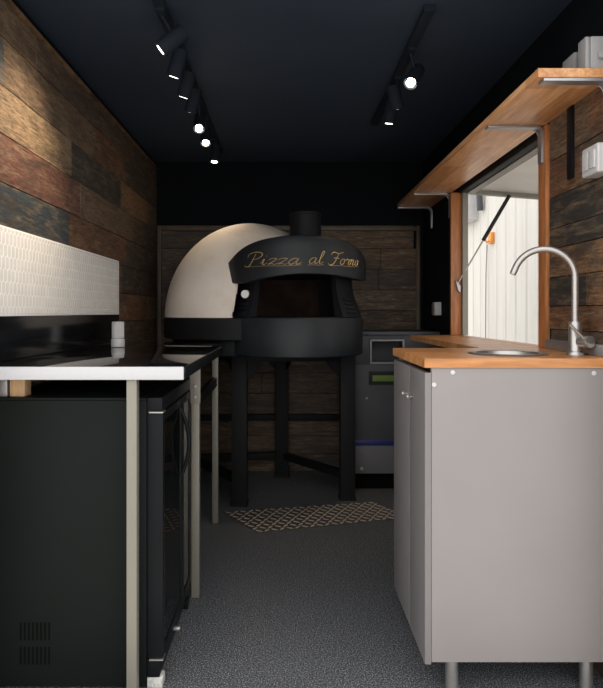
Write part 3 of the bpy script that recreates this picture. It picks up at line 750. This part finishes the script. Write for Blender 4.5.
part('knockout', B().cyl((.912, 1.7005, 1.520), (.912, 1.6985, 1.520), .008, n=18), M['rubber'], sw)
so = thing('wall_socket', 'small pale socket on the black wall beyond the window', 'socket', (XR-.02, 3.64, 1.06))
part('socket_housing', B().box(XR-.038, XR-.0005, 3.60, 3.68, 1.06, 1.14, .006), M['whiteplastic'], so)
part('socket_cover', B().box(XR-.042, XR-.0385, 3.607, 3.673, 1.067, 1.133, .002), M['greyplastic'], so)

# ------------------------------------------------------------------ ceiling track lights
def rail(name, label, x, y0, y1):
    r = thing(name, label, 'track', (x, (y0+y1)/2, ZC), 'ceiling light tracks')
    part('track_rail', B().box(x-.018, x+.018, y0, y1, ZC-.022, ZC-.0005, .002), M['can'], r)
    part('end_cap', B().box(x-.019, x+.019, y0-.012, y0-.0005, ZC-.0225, ZC-.0005, .002), M['can'], r)
    part('end_cap', B().box(x-.019, x+.019, y1+.0005, y1+.012, ZC-.0225, ZC-.0005, .002), M['can'], r)
rail('light_track', 'black ceiling light track on the left carrying seven small spotlights', -.41, 1.75, 3.75)
rail('light_track', 'black ceiling light track on the right carrying three small spotlights', .48, 2.0, 3.2)
def spot_build(x, y, aim, label, group, glow, power, cone=60, warm=(1, .80, .56)):
    t = thing('track_spotlight', label, 'spotlight', (x, y, ZC-.022), group)
    lens = Vector((x, y, 1.955)); a = Vector(aim).normalized()
    back = lens - a*.095; piv = lens - a*.055
    part('adapter', B().box(x-.015, x+.015, y-.035, y+.035, ZC-.034, ZC-.0222, .002), M['can'], t)
    part('stem', B().cyl((x, y, ZC-.034), (piv.x, piv.y, piv.z+.004), .006, n=12), M['can'], t)
    # open-fronted can
    q = a.to_track_quat('Z', 'Y').to_matrix(); bb = B(); n = 28; rings = []
    for r, s in ((.001, -.095), (.024, -.095), (.027, -.090), (.0275, .006), (.0255, .006), (.0225, -.004), (.0225, -.009), (.001, -.009)):
        rings.append([bb.bm.verts.new(lens + q @ Vector((r*math.cos(2*PI*k/n), r*math.sin(2*PI*k/n), s))) for k in range(n)])
    for A_, B_ in zip(rings, rings[1:]):
        for k in range(n): bb.bm.faces.new((A_[k], A_[(k+1) % n], B_[(k+1) % n], B_[k]))
    part('lamp_housing', bb, M['can'], t)
    part('lens', B().cyl(lens-a*.008, lens+a*.0065, .0165, n=24), M['lamp' if glow else 'lampcool'], t, label='glowing lens')
    ld = bpy.data.lights.new('spot_beam', 'SPOT'); ld.energy = power; ld.color = warm; ld.spot_size = math.radians(cone); ld.spot_blend = 1.; ld.shadow_soft_size = .03
    lo = bpy.data.objects.new('spot_beam', ld); COL.objects.link(lo); lo.parent = t
    lo.location = (lens + a*.030) - ORG[t.name]; lo.rotation_euler = a.to_track_quat('-Z', 'Y').to_euler()
GL, GR = 'spotlights on the left track', 'spotlights on the right track'
left = [(1.995, (-.50, -.01, -.40), 'first spotlight from the front on the left track, beam on the board wall', 0, 12.0, 84),
        (2.22, (-.30, .25, -.9), 'second spotlight from the front on the left track', 0, 1.0, 55),
        (2.43, (-.30, .25, -.9), 'third spotlight from the front on the left track', 0, 1.0, 55),
        (2.61, (-.25, .30, -.9), 'fourth spotlight from the front on the left track', 0, 1.0, 55),
        (2.86, (.05, -.62, -.75), 'fifth spotlight on the left track, glaring warmly towards the front', 1, 1.5, 60),
        (3.10, (.05, -.45, -.85), 'sixth spotlight on the left track, just behind the warm glaring one', 1, 1.5, 60),
        (3.48, (-.05, -.12, -.9), 'last spotlight at the far end of the left track', 0, 3.0, 90)]
for y, aim, lb, gl, pw, cn in left: spot_build(-.41, y, aim, lb, GL, gl, pw, cn)
right = [(2.29, (-.42, -.50, -.75), 'first spotlight from the front on the right track, glaring warmly', 1, 4.5, 64),
         (2.57, (.25, .3, -.9), 'second spotlight from the front on the right track', 0, 1.5, 55),
         (2.77, (-.12, .20, -.9), 'third and furthest spotlight on the right track', 0, 6.0, 55)]
for y, aim, lb, gl, pw, cn in right: spot_build(.48, y, aim, lb, GR, gl, pw, cn)

# ------------------------------------------------------------------ sky, camera, view
w = bpy.data.worlds.new('overcast'); S.world = w; w.use_nodes = True
bg = w.node_tree.nodes['Background']; bg.inputs['Color'].default_value = (1.0, .985, .96, 1); bg.inputs['Strength'].default_value = 1.0
cam = bpy.data.cameras.new('camera'); co = bpy.data.objects.new('camera', cam); COL.objects.link(co)
co.location = (0, 0, 1.08); co.rotation_euler = (PI/2, 0, 0)
cam.sensor_fit = 'HORIZONTAL'; cam.sensor_width = 36; cam.lens = 36*600/603
cam.shift_x = (301.5-285)/603; cam.shift_y = -(344-312)/603
cam.clip_start = .05; cam.clip_end = 100
S.camera = co
S.view_settings.view_transform = 'Standard'; S.view_settings.look = 'None'; S.view_settings.gamma = 1; S.view_settings.use_curve_mapping = False
S.view_settings.exposure = 1.03
S.cycles.use_denoising = True
S.cycles.max_bounces = 10; S.cycles.diffuse_bounces = 5
S.cycles.sample_clamp_indirect = 6
